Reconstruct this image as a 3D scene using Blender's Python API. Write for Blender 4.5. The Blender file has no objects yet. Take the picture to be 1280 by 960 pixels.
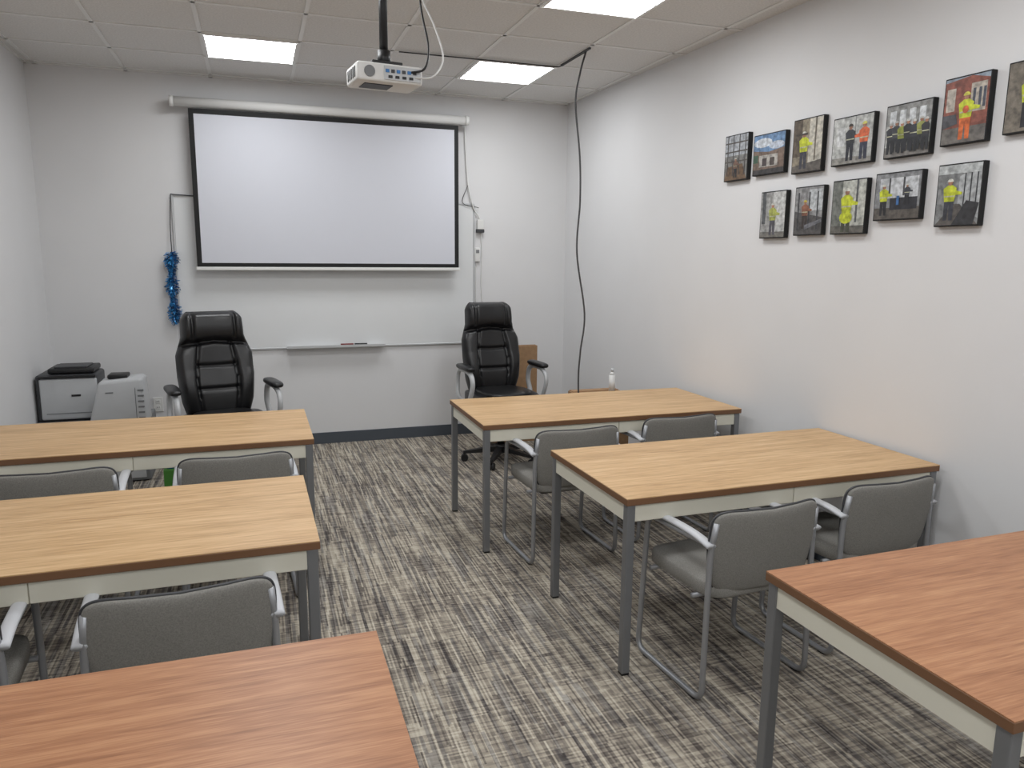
import bpy, bmesh, math, random
from mathutils import Vector, Matrix
random.seed(3)
scene=bpy.context.scene
scene.view_settings.view_transform='Standard'
# ---------------------------------------------------------------- materials
def newmat(name):
    m=bpy.data.materials.new(name);m.use_nodes=True
    return m,m.node_tree.nodes,m.node_tree.links,m.node_tree.nodes['Principled BSDF']
def s2l(c):
    return tuple(((x/255)/12.92 if x/255<=.04045 else ((x/255+.055)/1.055)**2.4) for x in c)+(1,)
def plain(name,c,rough=.6,metal=0,bump=0,bscale=200,var=0.0,det=1):
    m,N,L,b=newmat(name)
    b.inputs['Roughness'].default_value=rough;b.inputs['Metallic'].default_value=metal
    col=s2l(c)
    if var>0 or bump>0:
        tc=N.new('ShaderNodeTexCoord');no=N.new('ShaderNodeTexNoise');no.inputs['Scale'].default_value=bscale;no.inputs['Detail'].default_value=det
        L.new(tc.outputs['Object'],no.inputs['Vector'])
    if var>0:
        r=N.new('ShaderNodeValToRGB')
        r.color_ramp.elements[0].position=.3;r.color_ramp.elements[1].position=.7
        r.color_ramp.elements[0].color=tuple(x*(1-var) for x in col[:3])+(1,)
        r.color_ramp.elements[1].color=tuple(min(1,x*(1+var)) for x in col[:3])+(1,)
        L.new(no.outputs['Fac'],r.inputs['Fac']);L.new(r.outputs['Color'],b.inputs['Base Color'])
    else: b.inputs['Base Color'].default_value=col
    if bump>0:
        bp=N.new('ShaderNodeBump');bp.inputs['Strength'].default_value=bump;bp.inputs['Distance'].default_value=.002
        L.new(no.outputs['Fac'],bp.inputs['Height']);L.new(bp.outputs['Normal'],b.inputs['Normal'])
    return m
def wood(name,c1,c2,c3,rough=.4):
    m,N,L,b=newmat(name)
    tc=N.new('ShaderNodeTexCoord')
    def ns(sx,sy,det,dist,off=0):
        mp=N.new('ShaderNodeMapping');mp.inputs['Scale'].default_value=(sx,sy,sy);mp.inputs['Location'].default_value=(off,off,0)
        L.new(tc.outputs['Object'],mp.inputs['Vector'])
        n=N.new('ShaderNodeTexNoise');n.inputs['Scale'].default_value=1;n.inputs['Detail'].default_value=det;n.inputs['Distortion'].default_value=dist
        L.new(mp.outputs['Vector'],n.inputs['Vector']);return n.outputs['Fac']
    def mul(a,k,add=None):
        n=N.new('ShaderNodeMath');n.operation='MULTIPLY_ADD' if add else 'MULTIPLY'
        L.new(a,n.inputs[0]);n.inputs[1].default_value=k
        if add: L.new(add,n.inputs[2])
        return n.outputs[0]
    f=mul(ns(1.3,14,3,.8),.28,mul(ns(4,75,3,.2,7),.42,mul(ns(12,260,1,0,3),.30)))
    r=N.new('ShaderNodeValToRGB');e=r.color_ramp.elements
    e[0].position=.34;e[0].color=s2l(c1);e[1].position=.64;e[1].color=s2l(c3)
    k=e.new(.49);k.color=s2l(c2)
    L.new(f,r.inputs['Fac']);L.new(r.outputs['Color'],b.inputs['Base Color'])
    b.inputs['Roughness'].default_value=rough
    return m
def carpet():
    m,N,L,b=newmat('carpet_striped')
    tc=N.new('ShaderNodeTexCoord');sep=N.new('ShaderNodeSeparateXYZ');L.new(tc.outputs['Object'],sep.inputs[0])
    X,Y=sep.outputs['X'],sep.outputs['Y']
    def mt(op,a,b_=0):
        n=N.new('ShaderNodeMath');n.operation=op
        for i,x in enumerate((a,b_)):
            if isinstance(x,(int,float)): n.inputs[i].default_value=x
            else: L.new(x,n.inputs[i])
        return n.outputs[0]
    def wn(a,b_=None):
        n=N.new('ShaderNodeTexWhiteNoise')
        if b_ is None: n.noise_dimensions='1D';L.new(a,n.inputs['W'])
        else:
            n.noise_dimensions='2D';c=N.new('ShaderNodeCombineXYZ');L.new(a,c.inputs[0]);L.new(b_,c.inputs[1]);L.new(c.outputs[0],n.inputs['Vector'])
        return n.outputs['Value']
    def strands(across,along,fa,fl,seed):
        col=mt('FLOOR',mt('MULTIPLY',mt('ADD',across,seed),fa))
        sh=mt('MULTIPLY',wn(col),7.3)
        seg=mt('FLOOR',mt('ADD',mt('MULTIPLY',along,fl),sh))
        return wn(col,seg)
    f=mt('ADD',mt('MULTIPLY',strands(X,Y,135,5.0,11),.43),mt('MULTIPLY',strands(Y,X,125,12,23),.27))
    f=mt('ADD',f,mt('MULTIPLY',strands(X,Y,45,2.0,37),.20))
    f=mt('ADD',f,mt('MULTIPLY',strands(Y,X,4.0,2.0,51),.10))
    r=N.new('ShaderNodeValToRGB');e=r.color_ramp.elements
    e[0].position=.14;e[0].color=s2l((84,78,74));e[1].position=.86;e[1].color=s2l((200,193,178))
    for p_,c in ((.32,(116,109,102)),(.48,(146,138,127)),(.64,(174,165,150))):
        k=e.new(p_);k.color=s2l(c)
    L.new(f,r.inputs['Fac'])
    mx=N.new('ShaderNodeMix');mx.data_type='RGBA';mx.blend_type='MULTIPLY'
    L.new(mt('MULTIPLY',mt('GREATER_THAN',strands(X,Y,70,3.0,71),.7),.55),mx.inputs['Factor'])
    L.new(r.outputs['Color'],mx.inputs['A']);mx.inputs['B'].default_value=s2l((168,174,192))
    L.new(mx.outputs['Result'],b.inputs['Base Color'])
    b.inputs['Roughness'].default_value=.95;b.inputs['Specular IOR Level'].default_value=.1
    return m
def emis(name,st):
    m,N,L,b=newmat(name);b.inputs['Base Color'].default_value=(1,1,1,1)
    b.inputs['Emission Color'].default_value=(.965,.985,1,1);b.inputs['Emission Strength'].default_value=st
    return m
M_wall=plain('wall_paint',(220,220,221),.75,bscale=3,var=.01)
M_ceil=plain('ceiling_tile',(219,218,216),.9,bscale=90,var=.07)
M_grid=plain('tbar_white',(228,228,226),.5)
M_base=plain('baseboard_vinyl',(74,80,88),.5)
M_carpet=carpet()
M_light=emis('light_diffuser',15.5)
M_woodL=wood('oak_laminate',(166,130,88),(198,161,115),(218,184,140))
M_woodD=wood('cherry_laminate',(138,92,62),(166,116,82),(188,140,102))
M_edge=plain('laminate_edge',(118,84,58),.5)
M_cream=plain('cream_metal',(222,219,204),.45)
M_leg=plain('leg_steel',(132,134,137),.4,.5)
M_fab=plain('grey_fabric',(142,140,135),.95,bscale=260,var=.16)
M_fabd=plain('grey_fabric_back',(130,128,123),.95,bscale=260,var=.14)
M_tube=plain('silver_tube',(165,167,171),.38,.55)
M_arm=plain('arm_plastic',(192,194,198),.45)
M_leather=plain('black_leather',(20,20,22),.36,bump=.2,bscale=90)
M_blk=plain('black_plastic',(24,24,26),.45)
M_cable=plain('cable_grey',(66,66,68),.6)
M_silver=plain('silver_plastic',(190,192,194),.4,.05)
M_white=plain('white_plastic',(222,222,220),.45)
M_wb=plain('whiteboard_gloss',(224,226,227),.22)
M_alu=plain('aluminium',(200,202,204),.4,.4)
M_screen=plain('screen_matte',(206,208,216),.9)
M_black=plain('screen_black',(14,14,15),.7)
M_tins=plain('tinsel_blue',(66,146,205),.3,.3)
M_tins2=plain('tinsel_dark',(30,76,125),.3,.4)
M_card=plain('cardboard',(158,126,94),.9,var=.08,bscale=30)
M_tape=plain('packing_tape',(178,152,118),.4)
M_green=plain('green_plastic',(90,160,70),.5)
M_blue=plain('blue_plastic',(60,120,180),.5)
M_red=plain('marker_red',(120,40,40),.5)
M_grey=plain('cabinet_grey',(120,122,124),.5)
M_dgrey=plain('dark_grey',(60,61,64),.5)
cc={}
def colmat(c):
    if c not in cc: cc[c]=plain('print_%d_%d_%d'%c,tuple(int(x*.86+6) for x in c),.5,var=.42,bscale=42,det=3)
    return cc[c]
# ---------------------------------------------------------------- builder
class Bd:
    def __init__(s): s.v=[];s.f=[];s.m=[];s.s=[];s.mats=[]
    def mi(s,m):
        if m not in s.mats: s.mats.append(m)
        return s.mats.index(m)
    def add(s,vs,fs,mat,smooth=False,M=None):
        o=len(s.v);k=s.mi(mat)
        for v in vs: s.v.append(tuple(M@Vector(v)) if M else tuple(v))
        for f in fs: s.f.append([i+o for i in f]);s.m.append(k);s.s.append(smooth)
    def addbm(s,bm,mat,smooth=False,M=None):
        bm.verts.index_update()
        s.add([v.co.copy() for v in bm.verts],[[v.index for v in f.verts] for f in bm.faces],mat,smooth,M);bm.free()
    def box(s,c,d,mat,bev=0,seg=2,M=None,smooth=False):
        bm=bmesh.new();bmesh.ops.create_cube(bm,size=1)
        for v in bm.verts: v.co=Vector((v.co.x*d[0]+c[0],v.co.y*d[1]+c[1],v.co.z*d[2]+c[2]))
        if bev>0: bmesh.ops.bevel(bm,geom=bm.edges[:],offset=bev,segments=seg,affect='EDGES',profile=.5)
        s.addbm(bm,mat,smooth or bev>0 and seg>2,M)
    def cyl(s,c,r,h,mat,axis='Z',n=24,r2=None,M=None):
        bm=bmesh.new();bmesh.ops.create_cone(bm,cap_ends=True,segments=n,radius1=r,radius2=r if r2 is None else r2,depth=h)
        R=Matrix() if axis=='Z' else (Matrix.Rotation(math.pi/2,4,'Y') if axis=='X' else Matrix.Rotation(-math.pi/2,4,'X'))
        T=Matrix.Translation(c)@R
        if M: T=M@T
        s.addbm(bm,mat,False,T)
        nf=n+2
        for i in range(len(s.f)-nf,len(s.f)):
            s.s[i]=len(s.f[i])==4
    def tube(s,path,r,mat,n=10,flat=1.0,closed=False,M=None):
        P=[Vector(p) for p in path];N_=len(P);rings=[];nrm=None
        for i in range(N_):
            if closed: t=(P[(i+1)%N_]-P[i-1]).normalized()
            else: t=(P[min(i+1,N_-1)]-P[max(i-1,0)]).normalized()
            if nrm is None:
                a=Vector((0,0,1)) if abs(t.z)<.9 else Vector((1,0,0))
                nrm=(a-t*a.dot(t)).normalized()
            else:
                nrm=(nrm-t*nrm.dot(t)).normalized()
            b=t.cross(nrm);rings.append([P[i]+(nrm*math.cos(k*2*math.pi/n)*flat+b*math.sin(k*2*math.pi/n))*r for k in range(n)])
        vs=[v for rg in rings for v in rg];fs=[]
        rng=N_ if closed else N_-1
        for i in range(rng):
            j=(i+1)%N_
            for k in range(n): fs.append([i*n+k,i*n+(k+1)%n,j*n+(k+1)%n,j*n+k])
        if not closed: fs.append(list(range(n))[::-1]);fs.append([(N_-1)*n+k for k in range(n)])
        s.add(vs,fs,mat,True,M)
    def pillow(s,c,d,mat,e1=.5,e2=.5,M=None,nu=28,nv=18,fn=None):
        def sp(x,e): return math.copysign(abs(x)**e,x)
        vs=[];fs=[]
        for j in range(nv+1):
            ph=-math.pi/2+math.pi*j/nv
            for i in range(nu):
                th=2*math.pi*i/nu
                x=sp(math.cos(ph),e1)*sp(math.cos(th),e2);z=sp(math.cos(ph),e1)*sp(math.sin(th),e2);y=sp(math.sin(ph),e1)
                p=Vector((x*d[0]/2,y*d[1]/2,z*d[2]/2))
                if fn: p=fn(p)
                vs.append(p+Vector(c))
        for j in range(nv):
            for i in range(nu): fs.append([j*nu+i,j*nu+(i+1)%nu,(j+1)*nu+(i+1)%nu,(j+1)*nu+i])
        s.add(vs,fs,mat,True,M)
    def quad(s,vs,mat): s.add(vs,[list(range(len(vs)))],mat)
    def mesh(s,name,fix=True):
        me=bpy.data.meshes.new(name);me.from_pydata(s.v,[],s.f)
        for m in s.mats: me.materials.append(m)
        me.polygons.foreach_set('material_index',s.m);me.polygons.foreach_set('use_smooth',s.s)
        me.update()
        if fix:
            bm=bmesh.new();bm.from_mesh(me);bmesh.ops.recalc_face_normals(bm,faces=bm.faces);bm.to_mesh(me);bm.free()
        return me
    def obj(s,name,loc=(0,0,0),rz=0):
        return place(s.mesh(name),name,loc,rz)
def place(me,name,loc=(0,0,0),rz=0):
    o=bpy.data.objects.new(name,me);o.location=loc;o.rotation_euler=(0,0,rz)
    scene.collection.objects.link(o);return o
def fillet(pts,r,n=6):
    P=[Vector(p) for p in pts];out=[P[0]]
    for i in range(1,len(P)-1):
        a=(P[i-1]-P[i]);b=(P[i+1]-P[i]);k=min(r,a.length*.45,b.length*.45)
        A=P[i]+a.normalized()*k;B=P[i]+b.normalized()*k
        for j in range(n+1):
            t=j/n;out.append(A*(1-t)**2+P[i]*2*t*(1-t)+B*t*t)
    out.append(P[-1]);return out
def catmull(pts,n=8):
    P=[Vector(p) for p in pts];P=[P[0]*2-P[1]]+P+[P[-1]*2-P[-2]];out=[]
    for i in range(1,len(P)-2):
        for j in range(n):
            t=j/n;a,b,c,d=P[i-1:i+3]
            out.append(.5*((2*b)+(c-a)*t+(2*a-5*b+4*c-d)*t*t+(3*b-a-3*c+d)*t**3))
    out.append(P[-2]);return out
# ---------------------------------------------------------------- room
YB=6.72;HC=3.055;XL=-1.55;SL=.033;YR=-2.2
def xr(y): return 2.82+SL*(YB-y)
b=Bd();b.box(((XL+3.2)/2,(YB+YR)/2,-.05),(3.2-XL+.3,YB-YR+.3,.1),M_carpet);b.obj('floor')
b=Bd();b.box(((XL+3.2)/2,(YB+YR)/2,HC+.05),(3.2-XL+.3,YB-YR+.3,.1),M_ceil);b.obj('ceiling')
b=Bd();b.box(((XL+2.9)/2,YB+.05,HC/2),(2.9-XL+.2,.1,HC),M_wall);b.obj('wall_back')
b=Bd();b.box((XL-.05,(YB+YR)/2,HC/2),(.1,YB-YR,HC),M_wall);b.obj('wall_left')
b=Bd();b.box(((XL+3.2)/2,YR-.05,HC/2),(3.2-XL+.2,.1,HC),M_wall);b.obj('wall_rear')
LR=YB-YR+.4
b=Bd();b.box((.05,-LR/2+.1,HC/2),(.1,LR,HC),M_wall);b.obj('wall_right',(2.82,YB,0),math.atan(SL))
b=Bd();b.box((-.005,-LR/2+.1,.05),(.01,LR-.2,.1),M_base);b.obj('baseboard_right',(2.82,YB,0),math.atan(SL))
b=Bd();b.box(((XL+2.82)/2,YB-.005,.05),(2.82-XL,.01,.1),M_base);b.obj('baseboard_back')
b=Bd();b.box((XL+.005,(YB+YR)/2,.05),(.01,YB-YR,.1),M_base);b.obj('baseboard_left')
b=Bd();GX=-.26;GY=6.02
gx=[GX+.61*k for k in range(-2,6)];gy=[GY-.61*k for k in range(-1,14)]
for x in gx:
    if x<xr(6)-.02: b.box((x,(YB+YR)/2,HC-.003),(.024,YB-YR,.006),M_grid)
for y in gy:
    if y<YB-.05: b.box(((XL+xr(y))/2,y,HC-.003),(xr(y)-XL,.024,.006),M_grid)
b.box(((XL+2.82)/2,YB-.01,HC-.003),(2.82-XL,.02,.006),M_grid)
b.box((XL+.01,(YB+YR)/2,HC-.003),(.02,YB-YR,.006),M_grid)
b.obj('trim_ceiling_grid')
lb=Bd();h_=.2875;lb.add([(-h_,-h_,-.004),(-h_,h_,-.004),(h_,h_,-.004),(h_,-h_,-.004)],[[0,1,2,3]],M_light)
for sx,sy,dx,dy in ((0,.2925,.61,.022),(0,-.2925,.61,.022),(.2925,0,.022,.61),(-.2925,0,.022,.61)):
    lb.box((sx,sy,-.002),(dx,dy,.012),M_grid)
lm=lb.mesh('ceiling_light',fix=False)
for i in (0,3,6,9,12):  # panels out of view, overhead and behind the camera, are added for illumination
    y=GY-.305-.61*i
    for x in (GX+.305,GX+.305+.61*3): place(lm,'ceiling_light',(x,y,HC-.008))
# ---------------------------------------------------------------- tables
def table(name,corner,side,rot,W,D,wd):
    b=Bd();H=.75
    b.box((W/2,D/2,H-.0015),(W,D,.003),wd)
    b.box((W/2,D/2,H-.016),(W+.002,D+.002,.027),M_edge,.002,1)
    ah=.072;az=H-.03-ah/2
    i=.012;lg=.036
    b.box((W/2,D-i-.01,az),(W-2*lg,.02,ah),M_cream)
    b.box((i+.01,D/2,az),(.02,D-2*lg,ah),M_cream)
    b.box((W-i-.01,D/2,az),(.02,D-2*lg,ah),M_cream)
    b.box((W/2,i+.016,az),(W-2*lg,.016,ah),M_cream)
    hw=(W-2*lg)/2
    b.box((lg+hw/2,i+.005,az),(hw-.003,.012,ah-.004),M_cream,.002,1)
    b.box((W-lg-hw/2,i+.005,az),(hw-.003,.012,ah-.004),M_cream,.002,1)
    b.box((W/2,D/2,H-.034),(W-.1,D-.1,.01),M_dgrey)
    for x in (i+lg/2-.006,W-i-lg/2+.006):
        for y in (i+lg/2-.006,D-i-lg/2+.006):
            b.box((x,y,(H-.03)/2+.004),(lg,lg,H-.03-.008),M_leg,.004,2)
            b.box((x,y,.005),(lg*.9,lg*.9,.01),M_blk)
    o=b.obj(name)
    ca,sa=math.cos(rot),math.sin(rot)
    if side=='R': o.location=(corner[0],corner[1],0)
    else: o.location=(corner[0]-W*ca,corner[1]-W*sa,0)
    o.rotation_euler=(0,0,rot);return o
table('classroom_table',(1.157,3.868),'R',-.006,1.67,.78,M_woodL)
table('classroom_table',(1.324,2.485),'R',.010,1.60,.78,M_woodL)
table('classroom_table',(1.421,.979),'R',.011,1.53,.78,M_woodD)
table('classroom_table',(.245,3.826),'L',.001,1.67,.78,M_woodL)
table('classroom_table',(.161,2.405),'L',.008,1.67,.78,M_woodL)
table('classroom_table',(.242,.972),'L',-.005,1.67,.78,M_woodD)
# ---------------------------------------------------------------- guest chair (faces +Y, origin rear centre)
def guest_chair():
    b=Bd();w=.255;r=.0115
    for s in (-1,1):
        x=s*w
        path=fillet([(x*.93,.02,.72),(x*.97,.035,.6),(x,.03,.0115),(x,.47,.0115),(x,.43,.625),(x,.05,.635)],.055,7)
        b.tube(path,r,M_tube,12)
        ap=catmull([(x,.02,.632),(x,.12,.648),(x,.26,.652),(x,.38,.645),(x,.445,.62)],6)
        b.tube(ap,.021,M_arm,12,flat=.5)
        b.box((x,.08,.003),(.02,.03,.006),M_blk);b.box((x,.4,.003),(.02,.03,.006),M_blk)
    b.tube([(-w,.12,.40),(w,.12,.40)],.01,M_tube);b.tube([(-w,.40,.40),(w,.40,.40)],.01,M_tube)
    def seat(p):
        p=p.copy();p.z-=max(0,(p.y-.12))**2*.5
        return p
    b.pillow((0,.25,.44),(.48,.46,.075),M_fab,.35,.3,fn=seat)
    b.box((0,.25,.408),(.4,.4,.02),M_blk,.01,2)
    def back(p):
        p=p.copy();p.y+= -.035*(1-(p.x/.25)**2) - .10*(p.z)
        p.z+=.012*(p.x/.25)**2*(1 if p.z>0 else 0)
        p.x*=1-.10*max(0,-p.z/.16)
        return p
    b.pillow((0,.045,.595),(.50,.045,.32),M_fabd,.4,.3,fn=back,nu=56)
    rim=[]
    for i in range(72):
        t=2*math.pi*i/72
        sp=lambda v:math.copysign(abs(v)**.3,v)
        p=Vector((sp(math.cos(t))*.2505,0,sp(math.sin(t))*.161));rim.append(back(p)+Vector((0,.045,.595)))
    b.tube(rim,.005,M_dgrey,6,closed=True)
    return b.mesh('guest_chair')
gm=guest_chair()
for x,y,rz in ((1.79,2.22,.08),(2.50,2.33,.06),(1.62,3.60,.05),(2.33,3.72,.04),(-.235,2.12,.07),(-.94,2.15,.06),(-.12,3.55,.05),(-.86,3.50,.05)):
    place(gm,'guest_chair',(x,y,0),rz)
# ---------------------------------------------------------------- executive chair (faces -Y, origin floor centre)
def exec_chair():
    b=Bd()
    for k in range(5):
        a=math.radians(90+72*k);R=Matrix.Rotation(a,4,'Z')
        vs=[(.03,-.03,.085),(.03,.03,.085),(.03,.03,.13),(.03,-.03,.13),(.31,-.016,.065),(.31,.016,.065),(.31,.014,.085),(.31,-.014,.085)]
        b.add(vs,[[0,3,2,1],[4,5,6,7],[0,1,5,4],[1,2,6,5],[2,3,7,6],[3,0,4,7]],M_blk,False,R)
        b.cyl((.30,0,.06),.01,.03,M_blk,M=R,n=12)
        for s in (-1,1): b.cyl((.30,s*.016,.029),.029,.018,M_blk,axis='Y',n=20,M=R)
    b.cyl((0,0,.11),.05,.07,M_blk);b.cyl((0,0,.25),.03,.24,M_blk);b.cyl((0,0,.40),.018,.12,M_alu)
    b.box((0,0,.455),(.2,.26,.04),M_blk,.01)
    def seat(p):
        p=p.copy()
        if p.y<-.1: p.z-=(-.1-p.y)**2*1.2
        if p.z>0: p.z-=.018*(1-min(1,abs(p.x)/.25)**2)
        return p
    b.pillow((0,-.02,.53),(.54,.54,.13),M_leather,.45,.35,fn=seat,nu=40)
    b.pillow((0,-.04,.585),(.40,.44,.05),M_leather,.6,.4,nu=32)
    T=Matrix.Translation((0,.21,.54))@Matrix.Rotation(math.radians(-10),4,'X')
    def wz(z):
        pts=[(0,.20),(.12,.232),(.30,.25),(.45,.25),(.53,.222),(.58,.205),(.70,.20),(.76,.17)]
        for (a,wa),(c,wc) in zip(pts,pts[1:]):
            if z<=c: return wa+(wc-wa)*max(0,(z-a))/(c-a)
        return pts[-1][1]
    def groove(d,wd,dep): return dep*math.exp(-(d/wd)**2)
    def front(u,z):
        w_=wz(z)
        y=-.02-.05*(1-abs(u)**4)
        ch=0
        ax=abs(u)*w_
        seam=.105+.03*math.sin(z*6)
        if z<.53: ch+=groove(ax-seam,.010,.028)
        for zs in (.20,.365): ch+=groove(z-zs-.2*ax*ax,.011,.022)*(1 if ax<seam else 0)
        ch+=groove(z-.545+.12*ax,.014,.045)
        if z>.55: ch+=groove(ax-.135,.010,.024); y-=.035*max(0,math.sin(min(1,(z-.55)/.20)*math.pi))**.5
        if z<.50 and ax>seam: y-=.03*math.sin(min(1,max(0,(z)/.50))*math.pi)
        if z<.34: y-=.02*math.sin(max(0,z)/.34*math.pi)
        return y+ch
    NZ,NX=72,48
    grid=[]
    for j in range(NZ+1):
        z=.76*j/NZ
        edge=math.sqrt(max(0,1-((abs(z-.38)-.33)/.05)**2)) if abs(z-.38)>.33 else 1
        row=[]
        for i in range(NX+1):
            u=-1+2*i/NX;x=u*wz(z)*(.9+.1*edge)
            e2=edge*(math.sqrt(max(0,1-((abs(u)-.86)/.14)**2)) if abs(u)>.86 else 1)
            row.append((x,.02+(front(u,z)-.02)*e2-.72*x*x,z))
        for i in range(NX-1,0,-1):
            u=-1+2*i/NX;x=u*wz(z)*(.9+.1*edge)
            e2=edge*(math.sqrt(max(0,1-((abs(u)-.86)/.14)**2)) if abs(u)>.86 else 1)
            row.append((x,.02+.045*e2-.72*x*x,z))
        grid.append(row)
    n=len(grid[0]);vs=[p for r_ in grid for p in r_];fs=[]
    for j in range(NZ):
        for i in range(n): fs.append([j*n+i,j*n+(i+1)%n,(j+1)*n+(i+1)%n,(j+1)*n+i])
    fs.append(list(range(n)));fs.append([NZ*n+i for i in range(n)][::-1])
    b.add(vs,fs,M_leather,True,T)
    for s in (-1,1):
        x=s*.315
        lp=catmull([(s*.22,.10,.47),(x,.13,.53),(x,.17,.64),(x,.14,.745),(x,.02,.775),(x,-.14,.755),(x,-.19,.68),(x,-.14,.57),(x,-.08,.50),(s*.22,-.06,.465)],7)
        b.tube(lp,.021,M_silver,12,flat=.8)
        b.pillow((x,-.02,.797),(.085,.31,.045),M_leather,.5,.8)
    return b.mesh('executive_chair')
em=exec_chair()
o=place(em,'executive_chair',(-.235,5.38,0),math.radians(13));o.scale=(1.03,1.03,.985)
place(em,'executive_chair',(1.86,5.72,0),math.radians(4))
# ---------------------------------------------------------------- back wall things
b=Bd();x0,x1,z0,z1=-.60,1.91,.87,2.13
b.box(((x0+x1)/2,YB-.008,(z0+z1)/2),(x1-x0,.012,z1-z0),M_wb)
for c,d in ((((x0+x1)/2,YB-.011,z0),(x1-x0,.018,.016)),(((x0+x1)/2,YB-.011,z1),(x1-x0,.018,.016)),((x0,YB-.011,(z0+z1)/2),(.016,.018,z1-z0)),((x1,YB-.011,(z0+z1)/2),(.016,.018,z1-z0))):
    b.box(c,d,M_alu,.003,1)
b.box((.65,YB-.05,.875),(.84,.08,.012),M_alu,.003,1);b.box((.65,YB-.088,.883),(.84,.006,.02),M_alu)
b.cyl((.74,YB-.05,.892),.009,.11,M_red,axis='X',n=10);b.cyl((.86,YB-.05,.892),.009,.11,M_blk,axis='X',n=10)
b.obj('whiteboard')
b=Bd();ys=YB-.13
b.cyl((.63,ys,2.83),.036,2.34,M_white,axis='X')
for x in (-.55,1.81): b.cyl((x,ys,2.83),.042,.03,M_white,axis='X');b.box((x,YB-.062,2.84),(.02,.12,.05),M_dgrey)
X0,X1,Z0,Z1=-.435,1.735,1.565,2.785
b.box(((X0+X1)/2,ys,(Z0+Z1)/2),(X1-X0,.003,Z1-Z0),M_black)
b.box(((X0+X1)/2,ys-.002,(Z0+Z1)/2-.004),(X1-X0-.075,.003,Z1-Z0-.07),M_screen)
b.box(((X0+X1)/2,ys,Z0-.015),(X1-X0+.02,.02,.028),M_white,.006,2)
b.obj('projection_screen')
b=Bd()
b.tube(catmull([(1.82,YB-.03,2.80),(1.83,YB-.02,2.6),(1.85,YB-.03,2.3),(1.90,YB-.03,2.1),(1.955,YB-.02,2.02),(1.96,YB-.02,2.0)]),.006,M_white,8)
b.tube(catmull([(1.85,YB-.03,2.3),(1.80,YB-.03,2.14),(1.95,YB-.03,2.10)]),.003,M_cable,6)
b.tube(catmull([(1.975,YB-.012,1.875),(1.985,YB-.01,1.7),(1.98,YB-.012,1.4),(2.0,YB-.012,1.1),(2.0,YB-.012,.9)]),.004,M_white,6)
b.tube(catmull([(1.935,YB-.012,1.60),(1.925,YB-.01,1.5),(1.93,YB-.012,1.1),(1.925,YB-.012,.8)]),.003,M_white,6)
b.obj('power_cord')
b=Bd();b.box((0,-.021,0),(.06,.04,.09),M_white,.006);b.box((0,-.023,-.055),(.07,.045,.03),M_dgrey,.004)
b.obj('switch_box',(1.965,YB,1.95))
b=Bd();b.box((0,-.015,0),(.05,.028,.13),M_white,.008,3);b.box((0,-.03,.03),(.03,.004,.03),M_grey)
b.obj('remote_control_holder',(1.94,YB,1.68))
b=Bd();b.box((0,-.005,0),(.075,.008,.12),M_white,.003)
for z in (-.025,.025):
    b.box((0,-.009,z),(.035,.004,.032),M_white,.002,1)
    for x in (-.007,.007): b.box((x,-.0112,z+.003),(.003,.001,.012),M_blk)
b.obj('power_outlet',(-.81,YB,.43))
b=Bd()
b.tube(catmull([(-.61,YB-.03,2.13),(-.625,YB-.03,1.9),(-.625,YB-.05,1.66)]),.004,M_cable,6)
b.tube([(-.61,YB-.03,2.135),(-.42,YB-.03,2.125)],.004,M_cable,6)
b.tube(catmull([(-.625,YB-.05,1.68),(-.635,YB-.06,1.4),(-.62,YB-.06,1.12)]),.012,M_tins2,6)
for i in range(1000):
    t=random.random();z=1.68-.57*t;a=random.uniform(math.pi*.9,math.pi*2.1);L=random.uniform(.03,.060)
    cx=-.625-.01*math.sin(t*3.1);cy=YB-.06
    d=Vector((math.cos(a),math.sin(a)*.6,random.uniform(-.9,.3)));w_=Vector((0,0,1)).cross(d).normalized()*.0045
    p=Vector((cx,cy,z));q=p+d*L*(.8+.3*math.sin(t*17)); q.y=min(q.y,YB-.03)
    b.quad([p-w_,p+w_,q+w_+Vector((0,0,-.006)),q-w_],M_tins if random.random()<.72 else M_tins2)
b.obj('tinsel_garland')
# ---------------------------------------------------------------- printers on cabinet
b=Bd();b.box((-1.17,6.2,.23),(.74,.5,.44),M_grey,.006);b.box((-1.17,5.947,.33),(.68,.01,.18),M_silver,.003);b.box((-1.17,5.947,.12),(.68,.01,.18),M_silver,.003)
b.box((-1.17,5.938,.36),(.12,.012,.012),M_alu);b.box((-1.17,5.938,.15),(.12,.012,.012),M_alu)
b.box((-1.17,6.2,.01),(.7,.46,.02),M_blk);b.obj('storage_cabinet')
b=Bd()
b.box((0,0,.17),(.40,.32,.34),M_dgrey,.02,3);b.box((.014,-.165,.165),(.372,.02,.30),M_silver,.012,3)
b.box((.012,-.172,.328),(.37,.03,.016),M_blk,.004);b.box((.03,.0,.365),(.30,.28,.04),M_blk,.012,3);b.box((.03,-.02,.39),(.22,.2,.012),M_dgrey,.004)
b.box((.06,-.178,.19),(.06,.004,.014),M_blk);b.box((.012,-.176,.06),(.3,.004,.006),M_grey)
b.obj('laser_printer',(-1.335,6.28,.452))
b=Bd()
vs=[(-.20,-.11,0),(.19,-.11,0),(.19,.11,0),(-.20,.11,0),(-.12,-.11,.32),(.17,-.11,.345),(.17,.11,.345),(-.12,.11,.32)]
bm=bmesh.new();V=[bm.verts.new(v) for v in vs]
for f in [[0,3,2,1],[4,5,6,7],[0,1,5,4],[1,2,6,5],[2,3,7,6],[3,0,4,7]]: bm.faces.new([V[i] for i in f])
bmesh.ops.bevel(bm,geom=bm.edges[:],offset=.03,segments=4,affect='EDGES',profile=.5)
b.addbm(bm,M_silver,True)
b.box((.0,.01,.345),(.13,.14,.03),M_blk,.01,3)
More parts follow.
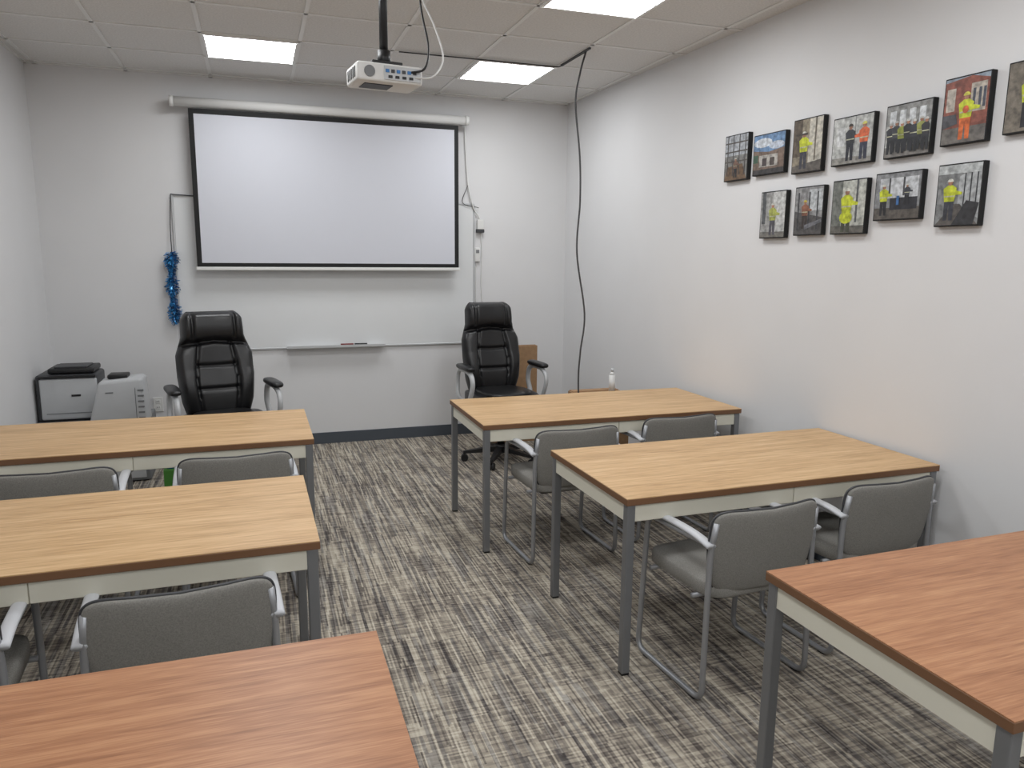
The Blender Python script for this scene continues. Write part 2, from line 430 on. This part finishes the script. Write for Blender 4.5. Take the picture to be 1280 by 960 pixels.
for z in (.05,.09,.13,.17,.21,.25): b.box((.15,-.111,z),(.04,.006,.012),M_grey)
b.box((.115,-.111,.15),(.004,.006,.24),M_grey);b.box((-.05,-.112,.24),(.05,.004,.008),M_grey)
b.obj('inkjet_printer',(-.965,5.96,.452))
b=Bd();b.box((0,0,.09),(.1,.08,.18),M_green,.01);b.cyl((0,0,.2),.03,.05,M_blue);b.obj('cleaning_bottle',(-.62,5.6,0))
b=Bd();b.box((0,0,.44),(.46,.06,.88),M_card,.003);b.box((0,-.031,.5),(.05,.002,.76),M_tape);b.box((0,0,.882),(.44,.01,.006),M_card);b.obj('cardboard_box',(2.15,6.30,0))
b=Bd();b.box((0,0,.325),(.40,.26,.65),M_card,.003)
for s in (-1,1): b.box((0,s*.09,.653),(.38,.08,.006),M_card)
b.box((0,-.131,.325),(.05,.002,.63),M_tape);b.obj('cardboard_carton',(2.45,5.12,0))
b=Bd();b.cyl((0,0,.065),.024,.13,M_white);b.cyl((0,0,.14),.024,.025,M_white,r2=.011);b.cyl((0,0,.165),.011,.03,M_alu);b.obj('hand_sanitizer_bottle',(2.56,5.12,.651))
# ---------------------------------------------------------------- projector
PJ=Vector((.60,3.6,2.47))
b=Bd()
b.box((0,0,0),(.30,.20,.08),M_white,.012,3)
b.box((.055,-.101,0),(.17,.006,.06),M_silver,.002)
for i in range(6): b.box((-.015+i*.025,-.105,.008),(.016,.004,.014),M_dgrey if i%2 else M_blue)
for i in range(4): b.box((-.002+i*.032,-.105,-.016),(.018,.004,.011),M_blk)
b.cyl((-.095,-.101,0),.024,.008,M_grey,axis='Y')
for i in range(5): b.box((-.151,-.06+i*.03,0),(.004,.012,.045),M_dgrey)
b.box((-.04,0,-.0415),(.13,.10,.004),M_dgrey)
b.cyl((.08,.105,0),.032,.03,M_blk,axis='Y')
b.box((0,0,.05),(.14,.12,.02),M_blk,.004);b.cyl((0,0,.08),.03,.07,M_blk)
b.cyl((0,0,.33),.019,.47,M_blk);b.cyl((0,0,HC-PJ.z-.018),.06,.02,M_blk)
for s in (-1,1): b.tube([(0,0,.08),(s*.08,.05,.045)],.006,M_blk,8)
b.tube(catmull([(.09,-.10,.01),(.15,-.13,.03),(.185,-.08,.14),(.18,0,.32),(.16,.02,HC-PJ.z-.012)]),.005,M_blk,8)
b.tube(catmull([(.11,-.10,-.01),(.19,-.13,-.0),(.26,-.07,.10),(.245,0,.25),(.20,.05,.4),(.22,.05,HC-PJ.z-.012)]),.004,M_white,8)
b.obj('ceiling_projector',PJ,.12)
b=Bd();zc=HC-.016
b.tube(fillet([(1.0,5.38,zc),(2.18,5.38,zc),(2.19,4.92,zc)],.04),.0045,M_cable,8)
b.box((2.185,5.1,HC-.012),(.014,.5,.012),M_dgrey)
b.tube(catmull([(2.19,4.93,zc),(2.14,4.9,2.9),(2.11,4.9,2.70),(2.15,4.9,2.35),(2.16,4.9,2.05),(2.145,4.9,1.7),(2.215,4.9,1.27),(2.19,4.9,1.0),(2.18,4.9,.76),(2.2,4.88,.3),(2.22,4.88,.01)]),.0065,M_cable,8)
b.obj('hanging_cable')
# ---------------------------------------------------------------- framed photos on the right wall
def picture(yL,yR,zT,zB,paint):
    xm=xr((yL+yR)/2);W=(yL-yR);H=zT-zB
    b=Bd();dp=.03
    b.box((0,-dp/2-.001,0),(W,dp,H),M_black,.002,1)
    k=[0];bd=.006
    iw,ih=W-2*bd,H-2*bd
    def poly(pts,c):
        k[0]+=1
        y=-dp-.0013-.00012*k[0]
        vs=[((min(1,max(0,u))-.5)*iw,y,(min(1,max(0,v))-.5)*ih) for u,v in pts]
        b.add(vs,[list(range(len(vs)))],colmat(c))
    def rect(u0,v0,u1,v1,c): poly([(u0,v0),(u1,v0),(u1,v1),(u0,v1)],c)
    def ell(cu,cv,ru,rv,c,a0=0,a1=2*math.pi):
        poly([(cu+ru*math.cos(a0+(a1-a0)*i/14),cv+rv*math.sin(a0+(a1-a0)*i/14)) for i in range(15)],c)
    def person(cu,v0,h,top,leg,hat=(225,225,215),skin=(170,120,95),arm=1):
        w_=h*.13*ih/iw
        poly([(cu-w_,v0),(cu-.25*w_,v0),(cu,v0+.46*h),(cu-w_*1.0,v0+.5*h)],leg)
        poly([(cu+w_,v0),(cu+.25*w_,v0),(cu-.1*w_,v0+.46*h),(cu+w_*1.0,v0+.5*h)],leg)
        poly([(cu-w_*1.05,v0+.45*h),(cu+w_*1.05,v0+.45*h),(cu+w_*1.4,v0+.76*h),(cu+w_*.5,v0+.84*h),(cu-w_*.5,v0+.84*h),(cu-w_*1.4,v0+.76*h)],top)
        poly([(cu+arm*w_*1.1,v0+.8*h),(cu+arm*w_*1.4,v0+.7*h),(cu+arm*w_*2.6,v0+.66*h),(cu+arm*w_*2.5,v0+.60*h),(cu+arm*w_*1.2,v0+.60*h)],top)
        rect(cu-w_*1.1,v0+.56*h,cu+w_*1.1,v0+.59*h,(200,200,170))
        ell(cu,v0+.90*h,w_*.5,h*.07,skin)
        ell(cu,v0+.92*h,w_*.65,h*.075,hat,0,math.pi)
    paint(rect,poly,ell,person)
    b_me=b.mesh('framed_photo',fix=False)
    place(b_me,'framed_photo',(xm,(yL+yR)/2,(zT+zB)/2),-math.pi/2+math.atan(SL))
Y=(206,216,50);O=(225,105,60);DK=(38,38,42)
def p1(r,p,e,man):
    r(0,0,1,1,(130,128,125));r(0,.55,1,1,(175,180,185));p([(0,0),(1,0),(.8,.35),(.1,.3)],(110,85,62))
    for u in (.1,.35,.62,.88): r(u,.1,u+.04,1,(70,66,64))
    for v in (.4,.62,.82): r(0,v,1,v+.03,(84,78,74))
    man(.5,.05,.45,(120,90,75),DK)
def p2(r,p,e,man):
    r(0,0,1,1,(110,145,185));e(.3,.8,.3,.12,(215,222,230));e(.75,.7,.25,.1,(200,210,225))
    p([(0,.62),(.5,.55),(1,.62),(1,.0),(0,0)],(120,100,88));r(.2,.18,.8,.48,(190,186,178));r(.3,.2,.45,.4,(70,60,60));r(.55,.2,.7,.4,(80,70,66));r(0,0,1,.12,(60,58,58));r(.0,.3,.16,.5,(60,90,70))
def p3(r,p,e,man):
    r(0,0,1,1,(150,140,120));r(.55,.1,1,1,(205,200,188));r(0,.3,.3,1,(92,80,66));p([(0,0),(1,0),(1,.2),(0,.12)],(96,90,84));r(.75,.2,.8,1,(110,100,88))
    man(.38,.06,.72,Y,(60,60,70));r(.1,.7,.5,.74,(70,60,55))
def p4(r,p,e,man):
    r(0,0,1,1,(200,203,201));r(0,0,1,.14,(150,148,142));r(.55,.14,.58,1,(150,152,152));r(.1,.4,.3,.8,(222,224,225));p([(.6,.14),(1,.1),(1,.9),(.6,.8)],(185,188,186))
    man(.45,.06,.8,(45,48,56),(36,38,48),(60,50,45));man(.8,.06,.8,O,(50,55,75),(226,222,110),arm=-1)
def p5(r,p,e,man):
    r(0,0,1,1,(190,192,190));r(0,.62,1,1,(150,152,150));r(0,0,1,.2,(125,122,118))
    for u in (.08,.3,.52,.74): r(u,.5,u+.14,.9,(222,226,230))
    for i,u in enumerate((.12,.25,.38,.52,.66,.82,.93)):
        man(u,.06+.03*(i%2),.62,[(42,44,50),(60,62,70),(150,160,60),(35,36,40),(48,50,60),(150,156,80),(40,40,46)][i],(30,32,38),(205,205,200))
def p6(r,p,e,man):
    r(0,0,1,1,(150,165,180));p([(0,.2),(0,.95),(.6,1),(1,.92),(1,.2)],(142,80,66));r(.05,.5,.25,.85,(205,196,184));r(.6,.45,.95,.88,(188,178,166))
    for u in (.65,.78,.88): r(u,.5,u+.06,.8,(70,76,90))
    r(0,0,1,.24,(110,105,100));p([(0,.24),(.35,.3),(.3,.45),(0,.45)],(80,78,84))
    man(.52,.05,.72,Y,(225,110,50),(230,225,90));e(.52,.5,.07,.06,O)
def p7(r,p,e,man):
    r(0,0,1,1,(120,112,100));r(.3,.3,1,1,(170,165,150));man(.4,.05,.8,Y,DK)
def q1(r,p,e,man):
    r(0,0,1,1,(172,172,170));r(.5,.1,1,1,(205,206,205));r(0,0,1,.12,(120,118,112));r(.05,.3,.2,1,(90,92,96));man(.5,.05,.72,(176,182,90),(90,88,96))
def q2(r,p,e,man):
    r(0,0,1,1,(150,150,152));r(.5,.5,1,.95,(196,200,204));p([(0,0),(1,0),(1,.35),(0,.5)],(84,82,82))
    for u in (.1,.5,.8): r(u,.1,u+.05,.9,(60,60,64))
    man(.38,.12,.62,(150,98,76),(60,50,48),(220,200,80));p([(.4,.1),(1,.25),(1,.32),(.4,.2)],(120,122,128))
def q3(r,p,e,man):
    r(0,0,1,1,(196,198,190));r(0,0,.3,1,(120,124,118));r(.72,.2,.78,1,(90,92,96));r(0,0,1,.14,(100,98,92));man(.45,.02,.85,Y,(70,74,60));e(.45,.3,.2,.12,Y)
def q4(r,p,e,man):
    r(0,0,1,1,(140,142,146));r(.1,.45,.95,.9,(206,210,214));r(.3,.5,.34,.9,(70,70,74));r(.62,.5,.66,.9,(70,70,74));r(0,0,1,.25,(96,90,84));r(.35,.2,.95,.46,(44,44,50));man(.2,.08,.7,Y,DK);man(.72,.3,.45,(60,62,70),DK);r(.5,.3,.56,.5,(60,110,170))
def q5(r,p,e,man):
    r(0,0,1,1,(132,134,136));p([(.5,.3),(1,.1),(1,1),(.5,.8)],(176,180,182));p([(0,0),(1,0),(.55,.35),(.4,.35)],(92,88,84));
    for u in (.62,.76,.9): r(u,.15,u+.03,.9,(50,52,56))
    p([(.4,.0),(.9,.0),(1,.35),(.7,.4)],(50,50,54));man(.3,.08,.7,Y,(60,62,72));r(0,.85,1,1,(196,200,202))
for args in ((4.25,4.02,2.43,2.15,p1),(3.97,3.69,2.395,2.16,p2),(3.63,3.40,2.43,2.14,p3),(3.33,3.06,2.39,2.15,p4),(2.99,2.73,2.395,2.15,p5),(2.68,2.46,2.455,2.17,p6),(2.39,2.14,2.46,2.18,p7),
    (3.87,3.65,2.06,1.79,q1),(3.58,3.36,2.065,1.80,q2),(3.30,3.07,2.075,1.80,q3),(3.02,2.75,2.085,1.86,q4),(2.67,2.45,2.09,1.82,q5)): picture(*args)
# ---------------------------------------------------------------- camera
pf,pi_,ro,ya=935.651,.17,-.009,.329
Fh=Vector((math.sin(ya),math.cos(ya),0));R0=Vector((math.cos(ya),-math.sin(ya),0));Z=Vector((0,0,1))
fw=Fh*math.cos(pi_)-Z*math.sin(pi_);up=Fh*math.sin(pi_)+Z*math.cos(pi_)
rt=R0*math.cos(ro)-up*math.sin(ro);up2=R0*math.sin(ro)+up*math.cos(ro)
cam=bpy.data.cameras.new('camera');co=bpy.data.objects.new('camera',cam);scene.collection.objects.link(co)
co.matrix_world=Matrix(((rt.x,up2.x,-fw.x,0),(rt.y,up2.y,-fw.y,0),(rt.z,up2.z,-fw.z,1.676),(0,0,0,1)))
cam.sensor_width=36;cam.lens=pf/1280*36;cam.clip_start=.05
scene.camera=co
w=bpy.data.worlds.new('world');scene.world=w;w.use_nodes=True;w.node_tree.nodes['Background'].inputs[0].default_value=(.05,.05,.05,1)
